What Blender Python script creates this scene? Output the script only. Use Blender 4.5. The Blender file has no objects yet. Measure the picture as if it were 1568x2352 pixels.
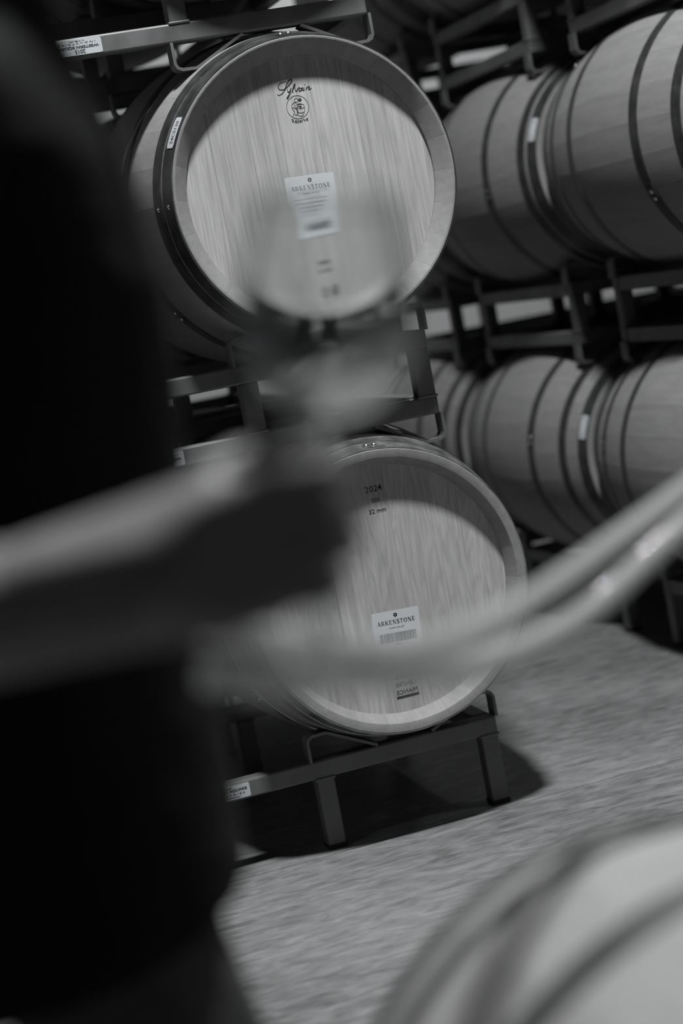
import bpy, bmesh, math, random
from mathutils import Vector, Matrix, Euler
random.seed(7)
PI = math.pi
sc = bpy.context.scene
COL = sc.collection

# ------------------------------------------------------------------ camera
CAM = Vector((-1.0634, -3.5866, 1.1441))
CR = Vector((0.94122932, -0.28282912, -0.18464849))
CU = Vector((0.21089789, 0.06508677, 0.97533881))
CF = Vector((0.26383604, 0.95695946, -0.12090964))
cd = bpy.data.cameras.new('camera')
cam = bpy.data.objects.new('camera', cd)
COL.objects.link(cam)
cam.matrix_world = Matrix(((CR.x, CU.x, -CF.x, CAM.x), (CR.y, CU.y, -CF.y, CAM.y), (CR.z, CU.z, -CF.z, CAM.z), (0, 0, 0, 1)))
cd.sensor_fit = 'HORIZONTAL'
cd.sensor_width = 24.0
cd.lens = 67.0
cd.clip_start = 0.02
cd.dof.use_dof = True
cd.dof.focus_distance = 3.73
cd.dof.aperture_fstop = 1.9
sc.camera = cam

# ------------------------------------------------------------------ world, lamps, exposure
w = bpy.data.worlds.new('world')
sc.world = w
w.use_nodes = True
w.node_tree.nodes['Background'].inputs[0].default_value = (0.5, 0.52, 0.54, 1)
w.node_tree.nodes['Background'].inputs[1].default_value = 0.003
sc.view_settings.view_transform = 'Standard'
sc.view_settings.look = 'None'
sc.view_settings.gamma = 1.0
sc.view_settings.use_curve_mapping = False
sc.view_settings.exposure = 0.0
LAMPS = [  # x, y, z, watts  (round high-bay lamps hung in the aisle and behind the racks)
    (0.0, -1.5, 5.0, 330),
    (-3.4, -1.5, 5.0, 12),  # assumed lamp, added for weak light from the left
    (3.4, -1.5, 5.0, 22),  # assumed continuation of the lamp row, added as weak light from the right
    (2.2, 4.9, 4.6, 105),
]
LNAME = {(0.0, -1.5): 'ceiling_lamp_aisle_offscreen', (-3.4, -1.5): 'assumed_lamp_left_offscreen', (3.4, -1.5): 'assumed_lamp_right_offscreen', (2.2, 4.9): 'ceiling_lamp_back_offscreen'}
for x, y, z, e in LAMPS:
    ld = bpy.data.lights.new('ceiling_lamp_light_offscreen', 'AREA')
    ld.shape = 'DISK'
    ld.size = 0.4
    ld.energy = e
    ld.color = (0.97, 0.99, 1.0)
    lo = bpy.data.objects.new(LNAME[(x, y)], ld)
    COL.objects.link(lo)
    lo.location = (x, y, z - 0.03)

# ------------------------------------------------------------------ helpers
def tag(o, label=None, cat=None, group=None, kind=None):
    if label: o['label'] = label
    if cat: o['category'] = cat
    if group: o['group'] = group
    if kind: o['kind'] = kind
    return o

def empty(name, loc=(0, 0, 0), parent=None, rz=0.0):
    o = bpy.data.objects.new(name, None)
    o.empty_display_size = 0.05
    COL.objects.link(o)
    o.location = loc
    o.rotation_euler = (0, 0, rz)
    if parent: o.parent = parent
    return o

def mobj(name, me, parent=None, loc=(0, 0, 0), rot=(0, 0, 0), scale=(1, 1, 1)):
    o = bpy.data.objects.new(name, me)
    COL.objects.link(o)
    if parent: o.parent = parent
    o.location = loc
    o.rotation_euler = rot
    o.scale = scale
    return o

def mesh(name, verts, faces, mat=None, smooth=False):
    me = bpy.data.meshes.new(name)
    me.from_pydata([tuple(v) for v in verts], [], faces)
    me.update()
    if mat: me.materials.append(mat)
    if smooth:
        me.polygons.foreach_set('use_smooth', [True] * len(me.polygons))
    return me

def bm_mesh(bm, name, mat=None, smooth=False):
    bmesh.ops.recalc_face_normals(bm, faces=bm.faces)
    me = bpy.data.meshes.new(name)
    bm.to_mesh(me)
    bm.free()
    if mat: me.materials.append(mat)
    if smooth: me.polygons.foreach_set('use_smooth', [True] * len(me.polygons))
    return me

def box_into(bm, c, s, bevel=0.0):
    r = bmesh.ops.create_cube(bm, size=1.0)
    vs = r['verts']
    for v in vs:
        v.co = Vector((c[0] + v.co.x * s[0], c[1] + v.co.y * s[1], c[2] + v.co.z * s[2]))
    if bevel:
        es = list({e for v in vs for e in v.link_edges})
        bmesh.ops.bevel(bm, geom=es, offset=bevel, segments=2, affect='EDGES', profile=0.5)

def box_mesh(name, s, mat, bevel=0.0):
    bm = bmesh.new()
    box_into(bm, (0, 0, 0), s, bevel)
    return bm_mesh(bm, name, mat)

def evaluated(o):
    dg = bpy.context.evaluated_depsgraph_get()
    dg.update()
    return bpy.data.meshes.new_from_object(o.evaluated_get(dg))

# ------------------------------------------------------------------ materials
def material(name, col, rough=0.6, metal=0.0, spec=0.4):
    m = bpy.data.materials.new(name)
    m.use_nodes = True
    b = m.node_tree.nodes['Principled BSDF']
    b.inputs['Base Color'].default_value = (col[0], col[1], col[2], 1)
    b.inputs['Roughness'].default_value = rough
    b.inputs['Metallic'].default_value = metal
    b.inputs['Specular IOR Level'].default_value = spec
    return m, m.node_tree.nodes, m.node_tree.links, b

def ramp(n, stops):
    r = n.new('ShaderNodeValToRGB')
    el = r.color_ramp.elements
    while len(el) < len(stops): el.new(0.5)
    for e, (p, c) in zip(el, stops):
        e.position = p
        e.color = (c[0], c[1], c[2], 1)
    return r

def g(v, tint=0.0):
    return (v * (1 + tint), v, v * (1 - tint))

def wood(name, base, stretch, grain=0.35, rand=0.3, rough=0.55, wav=0.0, big=(1, 1, 1)):
    """pale oak: long fine fibres, per-board tone from Object Info"""
    m, n, l, b = material(name, g(base), rough)
    tc = n.new('ShaderNodeTexCoord')
    oi = n.new('ShaderNodeObjectInfo')
    off = n.new('ShaderNodeVectorMath'); off.operation = 'SCALE'; off.inputs['Scale'].default_value = 37.0
    cmb = n.new('ShaderNodeCombineXYZ')
    for k in ('X', 'Y', 'Z'): l.new(oi.outputs['Random'], cmb.inputs[k])
    l.new(cmb.outputs[0], off.inputs[0])
    add = n.new('ShaderNodeVectorMath'); add.operation = 'ADD'
    l.new(tc.outputs['Object'], add.inputs[0]); l.new(off.outputs[0], add.inputs[1])
    mp = n.new('ShaderNodeMapping'); mp.inputs['Scale'].default_value = stretch
    l.new(add.outputs[0], mp.inputs[0])
    fib = n.new('ShaderNodeTexNoise'); fib.inputs['Scale'].default_value = 1.0; fib.inputs['Detail'].default_value = 6.0
    fib.inputs['Roughness'].default_value = 0.65; fib.inputs['Distortion'].default_value = 0.25
    l.new(mp.outputs[0], fib.inputs['Vector'])
    mp2 = n.new('ShaderNodeMapping'); mp2.inputs['Scale'].default_value = big
    l.new(add.outputs[0], mp2.inputs[0])
    wv = n.new('ShaderNodeTexNoise'); wv.inputs['Scale'].default_value = 1.0; wv.inputs['Detail'].default_value = 3.0
    wv.inputs['Distortion'].default_value = 1.2
    l.new(mp2.outputs[0], wv.inputs['Vector'])
    # rings cut by the saw: sine of the slow noise
    mu = n.new('ShaderNodeMath'); mu.operation = 'MULTIPLY'; mu.inputs[1].default_value = 55.0
    l.new(wv.outputs[0], mu.inputs[0])
    sn = n.new('ShaderNodeMath'); sn.operation = 'SINE'; l.new(mu.outputs[0], sn.inputs[0])
    sw = n.new('ShaderNodeMath'); sw.operation = 'MULTIPLY'; sw.inputs[1].default_value = wav; l.new(sn.outputs[0], sw.inputs[0])
    fs = n.new('ShaderNodeMath'); fs.operation = 'MULTIPLY_ADD'; fs.inputs[1].default_value = grain * 2; fs.inputs[2].default_value = 1 - grain
    l.new(fib.outputs[0], fs.inputs[0])
    a1 = n.new('ShaderNodeMath'); a1.operation = 'ADD'; l.new(fs.outputs[0], a1.inputs[0]); l.new(sw.outputs[0], a1.inputs[1])
    rr = n.new('ShaderNodeMath'); rr.operation = 'MULTIPLY_ADD'; rr.inputs[1].default_value = rand; rr.inputs[2].default_value = 1 - rand * 0.5
    l.new(oi.outputs['Random'], rr.inputs[0])
    tot = n.new('ShaderNodeMath'); tot.operation = 'MULTIPLY'; l.new(a1.outputs[0], tot.inputs[0]); l.new(rr.outputs[0], tot.inputs[1])
    vm = n.new('ShaderNodeVectorMath'); vm.operation = 'SCALE'; vm.inputs[0].default_value = g(base, 0.012)
    l.new(tot.outputs[0], vm.inputs['Scale'])
    l.new(vm.outputs[0], b.inputs['Base Color'])
    bp = n.new('ShaderNodeBump'); bp.inputs['Strength'].default_value = 0.12; bp.inputs['Distance'].default_value = 0.002
    l.new(fib.outputs[0], bp.inputs['Height']); l.new(bp.outputs[0], b.inputs['Normal'])
    return m

M_HEAD = wood('oak_head', 0.40, (170, 40, 7), grain=0.62, rand=0.24, wav=0.035, big=(16, 6, 1.6))
M_HEAD2 = wood('oak_head_figured', 0.42, (150, 40, 8), grain=0.36, rand=0.2, wav=0.08, big=(14, 6, 2.2))
M_STAVE = wood('oak_stave', 0.24, (60, 6, 60), grain=0.28, rand=0.09, rough=0.6, wav=0.02, big=(14, 2, 14))

def metal(name, base, rough, met=0.85, blot=0.3, scale=30, spec=0.5):
    m, n, l, b = material(name, g(base), rough, met, spec)
    tc = n.new('ShaderNodeTexCoord')
    no = n.new('ShaderNodeTexNoise'); no.inputs['Scale'].default_value = scale; no.inputs['Detail'].default_value = 5
    l.new(tc.outputs['Object'], no.inputs['Vector'])
    r = ramp(n, [(0.3, g(base * (1 - blot))), (0.7, g(base * (1 + blot)))])
    l.new(no.outputs[0], r.inputs[0]); l.new(r.outputs[0], b.inputs['Base Color'])
    r2 = ramp(n, [(0.3, g(rough * 0.8)), (0.7, g(min(1, rough * 1.2)))])
    l.new(no.outputs[0], r2.inputs[0]); l.new(r2.outputs[0], b.inputs['Roughness'])
    return m

M_HOOP = metal('dark_hoop_steel', 0.075, 0.45, 0.6)
M_HOOP_LIGHT = metal('galvanised_hoop_steel', 0.36, 0.40)
M_RIVET = metal('rivet_steel', 0.75, 0.25, 1.0, 0.05)
M_RACK = metal('rack_steel', 0.13, 0.48, 0.25, 0.2, 14)
M_INK = material('ink', g(0.02), 0.7)[0]
M_INK_GREY = material('ink_grey', g(0.045), 0.7)[0]
M_PAPER = material('paper', (0.60, 0.62, 0.64), 0.6)[0]
M_STICKER = material('sticker_vinyl', (0.50, 0.52, 0.54), 0.4)[0]

# ------------------------------------------------------------------ the room
def concrete(name, base, amp, scl, rough=0.55):
    m, n, l, b = material(name, g(base), rough)
    tc = n.new('ShaderNodeTexCoord')
    mp = n.new('ShaderNodeMapping'); mp.inputs['Scale'].default_value = scl
    l.new(tc.outputs['Object'], mp.inputs[0])
    a = n.new('ShaderNodeTexNoise'); a.inputs['Scale'].default_value = 1.0; a.inputs['Detail'].default_value = 9; a.inputs['Roughness'].default_value = 0.62; a.inputs['Distortion'].default_value = 0.6
    l.new(mp.outputs[0], a.inputs['Vector'])
    c = n.new('ShaderNodeTexNoise'); c.inputs['Scale'].default_value = 1.7; c.inputs['Detail'].default_value = 4
    l.new(tc.outputs['Object'], c.inputs['Vector'])
    mx = n.new('ShaderNodeMath'); mx.operation = 'MULTIPLY_ADD'; mx.inputs[1].default_value = 0.45
    l.new(c.outputs[0], mx.inputs[0]); 
    sc1 = n.new('ShaderNodeMath'); sc1.operation = 'MULTIPLY'; sc1.inputs[1].default_value = 0.6; l.new(a.outputs[0], sc1.inputs[0])
    l.new(sc1.outputs[0], mx.inputs[2])
    r = ramp(n, [(0.38, g(base * (1 - amp))), (0.66, g(base * (1 + amp)))])
    l.new(mx.outputs[0], r.inputs[0]); l.new(r.outputs[0], b.inputs['Base Color'])
    bp = n.new('ShaderNodeBump'); bp.inputs['Strength'].default_value = 0.25; bp.inputs['Distance'].default_value = 0.004
    l.new(a.outputs[0], bp.inputs['Height']); l.new(bp.outputs[0], b.inputs['Normal'])
    return m

M_FLOOR = concrete('floor_concrete', 0.17, 0.5, (14, 42, 14))
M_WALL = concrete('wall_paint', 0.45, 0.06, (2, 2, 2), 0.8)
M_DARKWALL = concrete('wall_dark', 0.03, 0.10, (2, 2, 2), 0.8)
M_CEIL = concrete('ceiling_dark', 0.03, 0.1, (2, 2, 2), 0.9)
RX0, RX1, RY0, RY1, RH = -6.0, 7.0, -7.0, 6.4, 5.6
fl = mobj('floor', box_mesh('floor', (RX1 - RX0, RY1 - RY0, 0.1), M_DARKWALL), None, ((RX0 + RX1) / 2, (RY0 + RY1) / 2, -0.066))
tag(fl, 'grey streaked concrete floor with a saw-cut joint under the racks', kind='structure')
JY = [RY0, -3.9, 0.085, 4.1, RY1]
for a, b_ in zip(JY[:-1], JY[1:]):
    me = box_mesh('slab', (RX1 - RX0, b_ - a - 0.007, 0.016), M_FLOOR, 0.003)
    mobj('slab', me, fl, (0, (a + b_) / 2 - (RY0 + RY1) / 2, 0.066 - 0.008))
def wall(name, c, s, mat, lab):
    tag(mobj(name, box_mesh(name, s, mat), None, c), lab, kind='structure')
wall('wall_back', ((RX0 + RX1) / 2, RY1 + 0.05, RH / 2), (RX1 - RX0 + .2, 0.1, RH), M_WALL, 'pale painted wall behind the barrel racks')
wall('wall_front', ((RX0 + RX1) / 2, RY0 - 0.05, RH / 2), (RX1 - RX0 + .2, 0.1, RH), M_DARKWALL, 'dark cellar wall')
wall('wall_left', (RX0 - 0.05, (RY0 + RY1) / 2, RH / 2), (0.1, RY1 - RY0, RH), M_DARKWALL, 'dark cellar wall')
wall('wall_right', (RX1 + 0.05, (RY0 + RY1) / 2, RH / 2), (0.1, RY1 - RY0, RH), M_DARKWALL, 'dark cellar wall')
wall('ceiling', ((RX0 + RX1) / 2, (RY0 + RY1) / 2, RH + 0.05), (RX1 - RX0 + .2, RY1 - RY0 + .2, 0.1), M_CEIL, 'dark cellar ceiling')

def lathe_mesh(name, prof, seg, mat, smooth=True, axis='Z'):
    vs, fs = [], []
    n = len(prof)
    for i in range(seg):
        a = 2 * PI * i / seg
        for r, h in prof:
            vs.append((r * math.cos(a), r * math.sin(a), h) if axis == 'Z' else (r * math.cos(a), h, r * math.sin(a)))
    for i in range(seg):
        j = (i + 1) % seg
        for k in range(n - 1):
            fs.append((i * n + k, j * n + k, j * n + k + 1, i * n + k + 1))
    me = mesh(name, vs, fs, mat, smooth)
    bm = bmesh.new(); bm.from_mesh(me)
    bmesh.ops.remove_doubles(bm, verts=bm.verts, dist=1e-6)
    bmesh.ops.recalc_face_normals(bm, faces=bm.faces)
    bm.to_mesh(me); bm.free()
    if smooth: me.polygons.foreach_set('use_smooth', [True] * len(me.polygons))
    return me

M_LAMP = material('lamp_housing', g(0.05), 0.5)[0]
shade_me = lathe_mesh('shade', [(0.06, 0.30), (0.10, 0.26), (0.30, 0.03), (0.34, 0.0), (0.335, 0.0), (0.295, 0.03), (0.09, 0.25), (0.0, 0.25)], 32, M_LAMP)
lcord_me = lathe_mesh('suspension_rod', [(0.0, 0.28), (0.012, 0.28), (0.012, 0.62), (0.0, 0.62)], 10, M_LAMP)
LW = ['beside the racks', 'at the far end of the aisle, assumed and unseen', 'near the side wall, assumed and unseen', 'over the back wall']
for (x, y, z, e), wh in zip(LAMPS, LW):
    r = empty('ceiling_lamp', (x, y, z))
    tag(r, 'round high-bay ceiling lamp hanging ' + wh, 'lamp', 'high-bay ceiling lamps')
    mobj('shade', shade_me, r)
    rod = mobj('suspension_rod', lcord_me, r)
    rod.scale = (1, 1, 1)
    rod.location = (0, 0, RH - z - 0.62)

# ------------------------------------------------------------------ barrels
RE, RB, HL = 0.285, 0.345, 0.475
def rad(y): return RB - (RB - RE) * (y / HL) ** 2
NST = 26
def stave_mesh(bevel):
    ys = [-0.455 + 0.91 * i / 16 for i in range(17)]
    prof = [(0.252, -0.415), (0.252, -0.447)] + bevel + [(0.2835, -0.475), (RE, -0.4735)]
    nb = len(prof)
    prof += [(rad(y), y) for y in ys]
    prof += [(r, -y) for r, y in prof[:nb][::-1]]
    a = 2 * PI / NST * 0.997
    SEG = 3
    vs, fs = [], []
    for i in range(SEG + 1):
        t = -a / 2 + a * i / SEG
        for r, y in prof: vs.append((r * math.sin(t), y, r * math.cos(t)))
    n = len(prof)
    for i in range(SEG):
        for k in range(n - 1):
            fs.append((i * n + k, i * n + k + 1, (i + 1) * n + k + 1, (i + 1) * n + k))
    me = mesh('stave', vs, fs, M_STAVE, True)
    bm = bmesh.new(); bm.from_mesh(me)
    for e in bm.edges:
        if len(e.link_faces) == 2 and e.calc_face_angle(0) > 0.5: e.smooth = False
    bm.to_mesh(me); bm.free()
    return me
STAVE = stave_mesh([(0.2665, -0.4742), (0.268, -0.475)])          # bevel and a broad flat end
STAVE_SHARP = stave_mesh([(0.2785, -0.4742), (0.280, -0.475)])    # bevel almost to the outer edge

BW = [0.070, 0.083, 0.066, 0.078, 0.088, 0.062, 0.080]
def head_board_meshes(mat):
    out = []
    R = 0.2535
    tot = sum(BW); s = 2 * R / tot
    x = -R
    for wd in BW:
        x0, x1 = x + 0.0001, x + wd * s - 0.0001
        x += wd * s
        K = 10
        xs = [x0 + (x1 - x0) * i / K for i in range(K + 1)]
        bm = bmesh.new()
        top = [bm.verts.new((u, 0, math.sqrt(max(R * R - u * u, 1e-5)))) for u in xs]
        bot = [bm.verts.new((u, 0, -math.sqrt(max(R * R - u * u, 1e-5)))) for u in xs]
        f = bm.faces.new(top + bot[::-1])
        ex = bmesh.ops.extrude_face_region(bm, geom=[f])
        for v in ex['geom']:
            if isinstance(v, bmesh.types.BMVert): v.co.y += 0.012
        es = [e for e in bm.edges if all(v.co.y < 1e-6 for v in e.verts) and abs(e.verts[0].co.x - e.verts[1].co.x) < 1e-6]
        bmesh.ops.bevel(bm, geom=es, offset=0.0003, segments=1, affect='EDGES')
        out.append(bm_mesh(bm, 'head_board', mat))
    return out
BOARDS = head_board_meshes(M_HEAD)
BOARDS2 = head_board_meshes(M_HEAD2)

def hoop_mesh(y0, y1, mat):
    t = 0.0022
    K = 4
    prof = []
    for i in range(K + 1):
        y = y0 + (y1 - y0) * i / K
        prof.append((rad(y) + t, y))
    prof = [(rad(y0) - 0.0005, y0)] + prof + [(rad(y1) - 0.0005, y1)]
    me = lathe_mesh('hoop', prof, 96, mat, True, 'Y')
    bm = bmesh.new(); bm.from_mesh(me)
    for e in bm.edges:
        if len(e.link_faces) == 2 and e.calc_face_angle(0) > 0.5: e.smooth = False
    bm.to_mesh(me); bm.free()
    return me
RIVET = lathe_mesh('rivet', [(0.0, 0.0035), (0.003, 0.003), (0.0048, 0.0015), (0.0055, 0.0)], 10, M_RIVET)
def lap_mesh(yc, hw, a0, a1, mat):
    """rounded overlapping end of a hoop, lying on it between two angles (from the top)"""
    bm = bmesh.new()
    N = 12
    ring = []
    for i in range(N + 1):
        u = i / N
        a = a0 + (a1 - a0) * u
        k = min(1.0, (1 - (1 - min(u / 0.3, 1.0)) ** 2) ** 0.5) if u < 0.3 else 1.0
        k = max(k, 0.02)
        row = []
        for s in (-1, 1):
            y = yc + s * hw * k
            r = rad(y) + 0.0042
            row.append(bm.verts.new((r * math.sin(a), y, r * math.cos(a))))
        ring.append(row)
    for p, q_ in zip(ring[:-1], ring[1:]): bm.faces.new((p[0], q_[0], q_[1], p[1]))
    ex = bmesh.ops.extrude_face_region(bm, geom=list(bm.faces))
    for v in ex['geom']:
        if isinstance(v, bmesh.types.BMVert):
            d = Vector((v.co.x, 0, v.co.z)).normalized()
            v.co -= d * 0.0025
    return bm_mesh(bm, 'hoop_lap', mat)

HOOPS_A = [(-0.474, -0.434), (-0.425, -0.390), (-0.245, -0.210), (0.210, 0.245), (0.390, 0.425), (0.434, 0.474)]
HOOPS_B = [(-0.474, -0.434), (-0.375, -0.342), (-0.205, -0.170), (0.170, 0.205), (0.342, 0.375), (0.434, 0.474)]
HOOPS_C = [(-0.474, -0.434), (-0.425, -0.392), (-0.30, -0.268), (0.268, 0.30), (0.392, 0.425), (0.434, 0.474)]
HOOPS_D = [(-0.474, -0.434), (-0.385, -0.350), (-0.180, -0.140), (0.140, 0.180), (0.350, 0.385), (0.434, 0.474)]
HOOPS_E = [(-0.474, -0.434), (-0.418, -0.385), (-0.225, -0.190), (0.190, 0.225), (0.385, 0.418), (0.434, 0.474)]
_hc = {}
def hoop_set(hs, mat):
    out = []
    for k, (a, b) in enumerate(hs):
        key = (a, b, mat.name)
        if key not in _hc: _hc[key] = (hoop_mesh(a, b, mat), lap_mesh((a + b) / 2, (b - a) / 2 * 0.86, -0.13, 0.02, mat))
        out.append(((a + b) / 2, _hc[key]))
    return out

Z1, DZ = 0.5131, 0.8128
def barrel(x, yc, z, label, group, hoops=HOOPS_B, hmat=M_HOOP, boards=BOARDS, spin=0.05, lapa=0.0, stave=None):
    r = empty('wine_barrel', (x, yc, z - RB))
    tag(r, label, 'barrel', group)
    for i in range(NST):
        mobj('stave', stave or STAVE, r, (0, 0, RB), (0, spin + 2 * PI * i / NST, 0))
    for s, yy in ((1, -0.440), (-1, 0.440)):
        for bmsh in boards:
            mobj('head_board', bmsh, r, (0, yy, RB), (0, 0, 0 if s == 1 else PI))
    hs = []
    for k, (y, (hm, lm)) in enumerate(hoop_set(hoops, hmat)):
        h = mobj('hoop', hm, r, (0, 0, RB))
        a0 = lapa + [0, 1.5, -2.2, 1.2, -0.9, 0.4][k]
        mobj('hoop_lap', lm, h, (0, 0, 0), (0, a0, 0))
        for q_ in (-0.10, -0.045):
            a = a0 + q_
            rr = rad(y) + 0.0040
            mobj('rivet', RIVET, h, (rr * math.sin(a), y, rr * math.cos(a)), (0, a, 0))
        hs.append(h)
    return r, hs

# front stack (column beside the aisle), its neighbours and the barrels behind
UP, UPH = barrel(0, HL, Z1 + DZ, 'upper wine barrel with dark hoops, script stamp and emblem on its pale head', 'barrels of the front stack', HOOPS_A, M_HOOP, BOARDS, 0.05, 0.06, STAVE_SHARP)
LO, LOH = barrel(0, HL, Z1, 'lower wine barrel stamped 2024 on its figured pale head, above the floor rack', 'barrels of the front stack', HOOPS_C, M_HOOP_LIGHT, BOARDS2, 0.11, 0.12)
PB = 0.75
barrel(-PB, HL, Z1 + DZ, 'upper wine barrel beside the one with the script stamp, behind the person', 'barrels of the front stack', HOOPS_A, M_HOOP, BOARDS, 0.2)
barrel(-PB, HL, Z1, 'lower wine barrel beside the one stamped 2024, behind the person', 'barrels of the front stack', HOOPS_C, M_HOOP_LIGHT, BOARDS2, 0.3)
barrel(0, HL + 1.0, Z1 + DZ, 'wine barrel directly behind the upper script-stamped barrel', 'barrels of the front stack', HOOPS_A, M_HOOP, BOARDS, 0.15, 0.5)
barrel(0, HL + 1.0, Z1, 'wine barrel directly behind the lower barrel stamped 2024', 'barrels of the front stack', HOOPS_C, M_HOOP, BOARDS, 0.02, 0.5)
for x, k, nm in ((0, 0, 'above the inverted white sticker'), (-PB, 0, 'beside the barrel above the inverted sticker'), (0, 1, 'behind the barrel above the inverted sticker')):
    barrel(x, HL + k, Z1 + 2 * DZ, 'third-tier wine barrel ' + nm, 'barrels of the front stack', HOOPS_A, M_HOOP, BOARDS, 0.1)
# right-hand row, end to end
RXX, RYY = 1.273, 1.72
GR = 'barrels of the row across the gap'
RA, RAH = barrel(RXX, RYY, Z1 + DZ, 'upper barrel across the gap with a small white tag, second from the row end', GR, HOOPS_E, M_HOOP, BOARDS, 0.0, 0.6)
RLA, RLAH = barrel(RXX, RYY, Z1, 'lower barrel across the gap with a small white tag on its end hoop', GR, HOOPS_B, M_HOOP, BOARDS, 0.09, 0.9)
barrel(RXX, RYY - 1.0, Z1 + DZ, 'upper barrel across the gap at the aisle end of its row', GR, HOOPS_B, M_HOOP, BOARDS, 0.13, 0.3)
barrel(RXX, RYY - 1.0, Z1, 'lower barrel across the gap at the aisle end of its row', GR, HOOPS_B, M_HOOP, BOARDS, 0.05, -0.4)
barrel(RXX, RYY + 1.0, Z1 + DZ, 'upper barrel at the back end of the row across the gap', GR, HOOPS_B, M_HOOP, BOARDS, 0.17, 0.2)
barrel(RXX, RYY + 1.0, Z1, 'lower barrel at the back end of the row across the gap', GR, HOOPS_B, M_HOOP, BOARDS, 0.03, 0.1)
for k, nm in ((-1, 'aisle end'), (0, 'middle'), (1, 'back end')):
    barrel(RXX + PB, RYY + k, Z1 + DZ, 'upper barrel in the second column across the gap, ' + nm, GR, HOOPS_B, M_HOOP, BOARDS, 0.1 * k, 0.2)
    barrel(RXX + PB, RYY + k, Z1, 'lower barrel in the second column across the gap, ' + nm, GR, HOOPS_B, M_HOOP, BOARDS, 0.1 * k, 0.2)
for k, nm in ((-1, 'aisle end'), (0, 'middle'), (1, 'back end')):
    for x, n2 in ((RXX, 'first'), (RXX + PB, 'second')):
        barrel(x, RYY + k, Z1 + 2 * DZ, 'third-tier barrel in the ' + n2 + ' column across the gap, ' + nm, GR, HOOPS_B, M_HOOP, BOARDS, 0.1 * k, 0.2)
# barrel being sampled, close to the camera
FX, FY = -0.492, -2.60
FB, FBH = barrel(FX, FY, RB + 0.016, 'wine barrel lying on two timbers beside the person, the clear hose running into its bung', None, HOOPS_D, M_HOOP, BOARDS, 0.07, 2.6)
mobj('bung_collar', lathe_mesh('bung_collar', [(0.024, -0.02), (0.024, 0.004), (0.034, 0.003), (0.036, -0.01)], 24, M_INK), FB, (0, 0, 2 * RB))

# ------------------------------------------------------------------ racks
TB = 0.038
def strap_mesh(mat, tall):
    """bent flat bar: vertical at x=0 outside the tube end, foot bent inwards (towards -x); z from the tube's underside"""
    pts = [(0.0, tall), (0.0, -0.040), (-0.004, -0.048), (-0.012, -0.052), (-0.040, -0.053), (-0.048, -0.050), (-0.145, -0.001)]
    t = 0.006
    return ribbon(pts, t, TB, mat, 'strap')
def ribbon(pts, t, wd, mat, name):
    P = [Vector((a, b)) for a, b in pts]
    off = []
    for i in range(len(P)):
        d0 = (P[i] - P[i - 1]).normalized() if i else (P[1] - P[0]).normalized()
        d1 = (P[i + 1] - P[i]).normalized() if i < len(P) - 1 else d0
        d = (d0 + d1).normalized()
        n_ = Vector((-d.y, d.x))
        off.append(n_ * (t / 2) / max(0.5, n_.dot(Vector((-d0.y, d0.x)))))
    vs, fs = [], []
    for p, o in zip(P, off):
        for s, y in ((1, -wd / 2), (1, wd / 2), (-1, wd / 2), (-1, -wd / 2)):
            c = p + o * s
            vs.append((c.x, y, c.y))
    for i in range(len(P) - 1):
        for k in range(4):
            fs.append((i * 4 + k, i * 4 + (k + 1) % 4, i * 4 + 4 + (k + 1) % 4, i * 4 + 4 + k))
    fs.append((0, 1, 2, 3)); m4 = (len(P) - 1) * 4
    fs.append((m4 + 3, m4 + 2, m4 + 1, m4))
    me = mesh(name, vs, fs, mat)
    bm = bmesh.new(); bm.from_mesh(me); bmesh.ops.recalc_face_normals(bm, faces=bm.faces); bm.to_mesh(me); bm.free()
    return me

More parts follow.
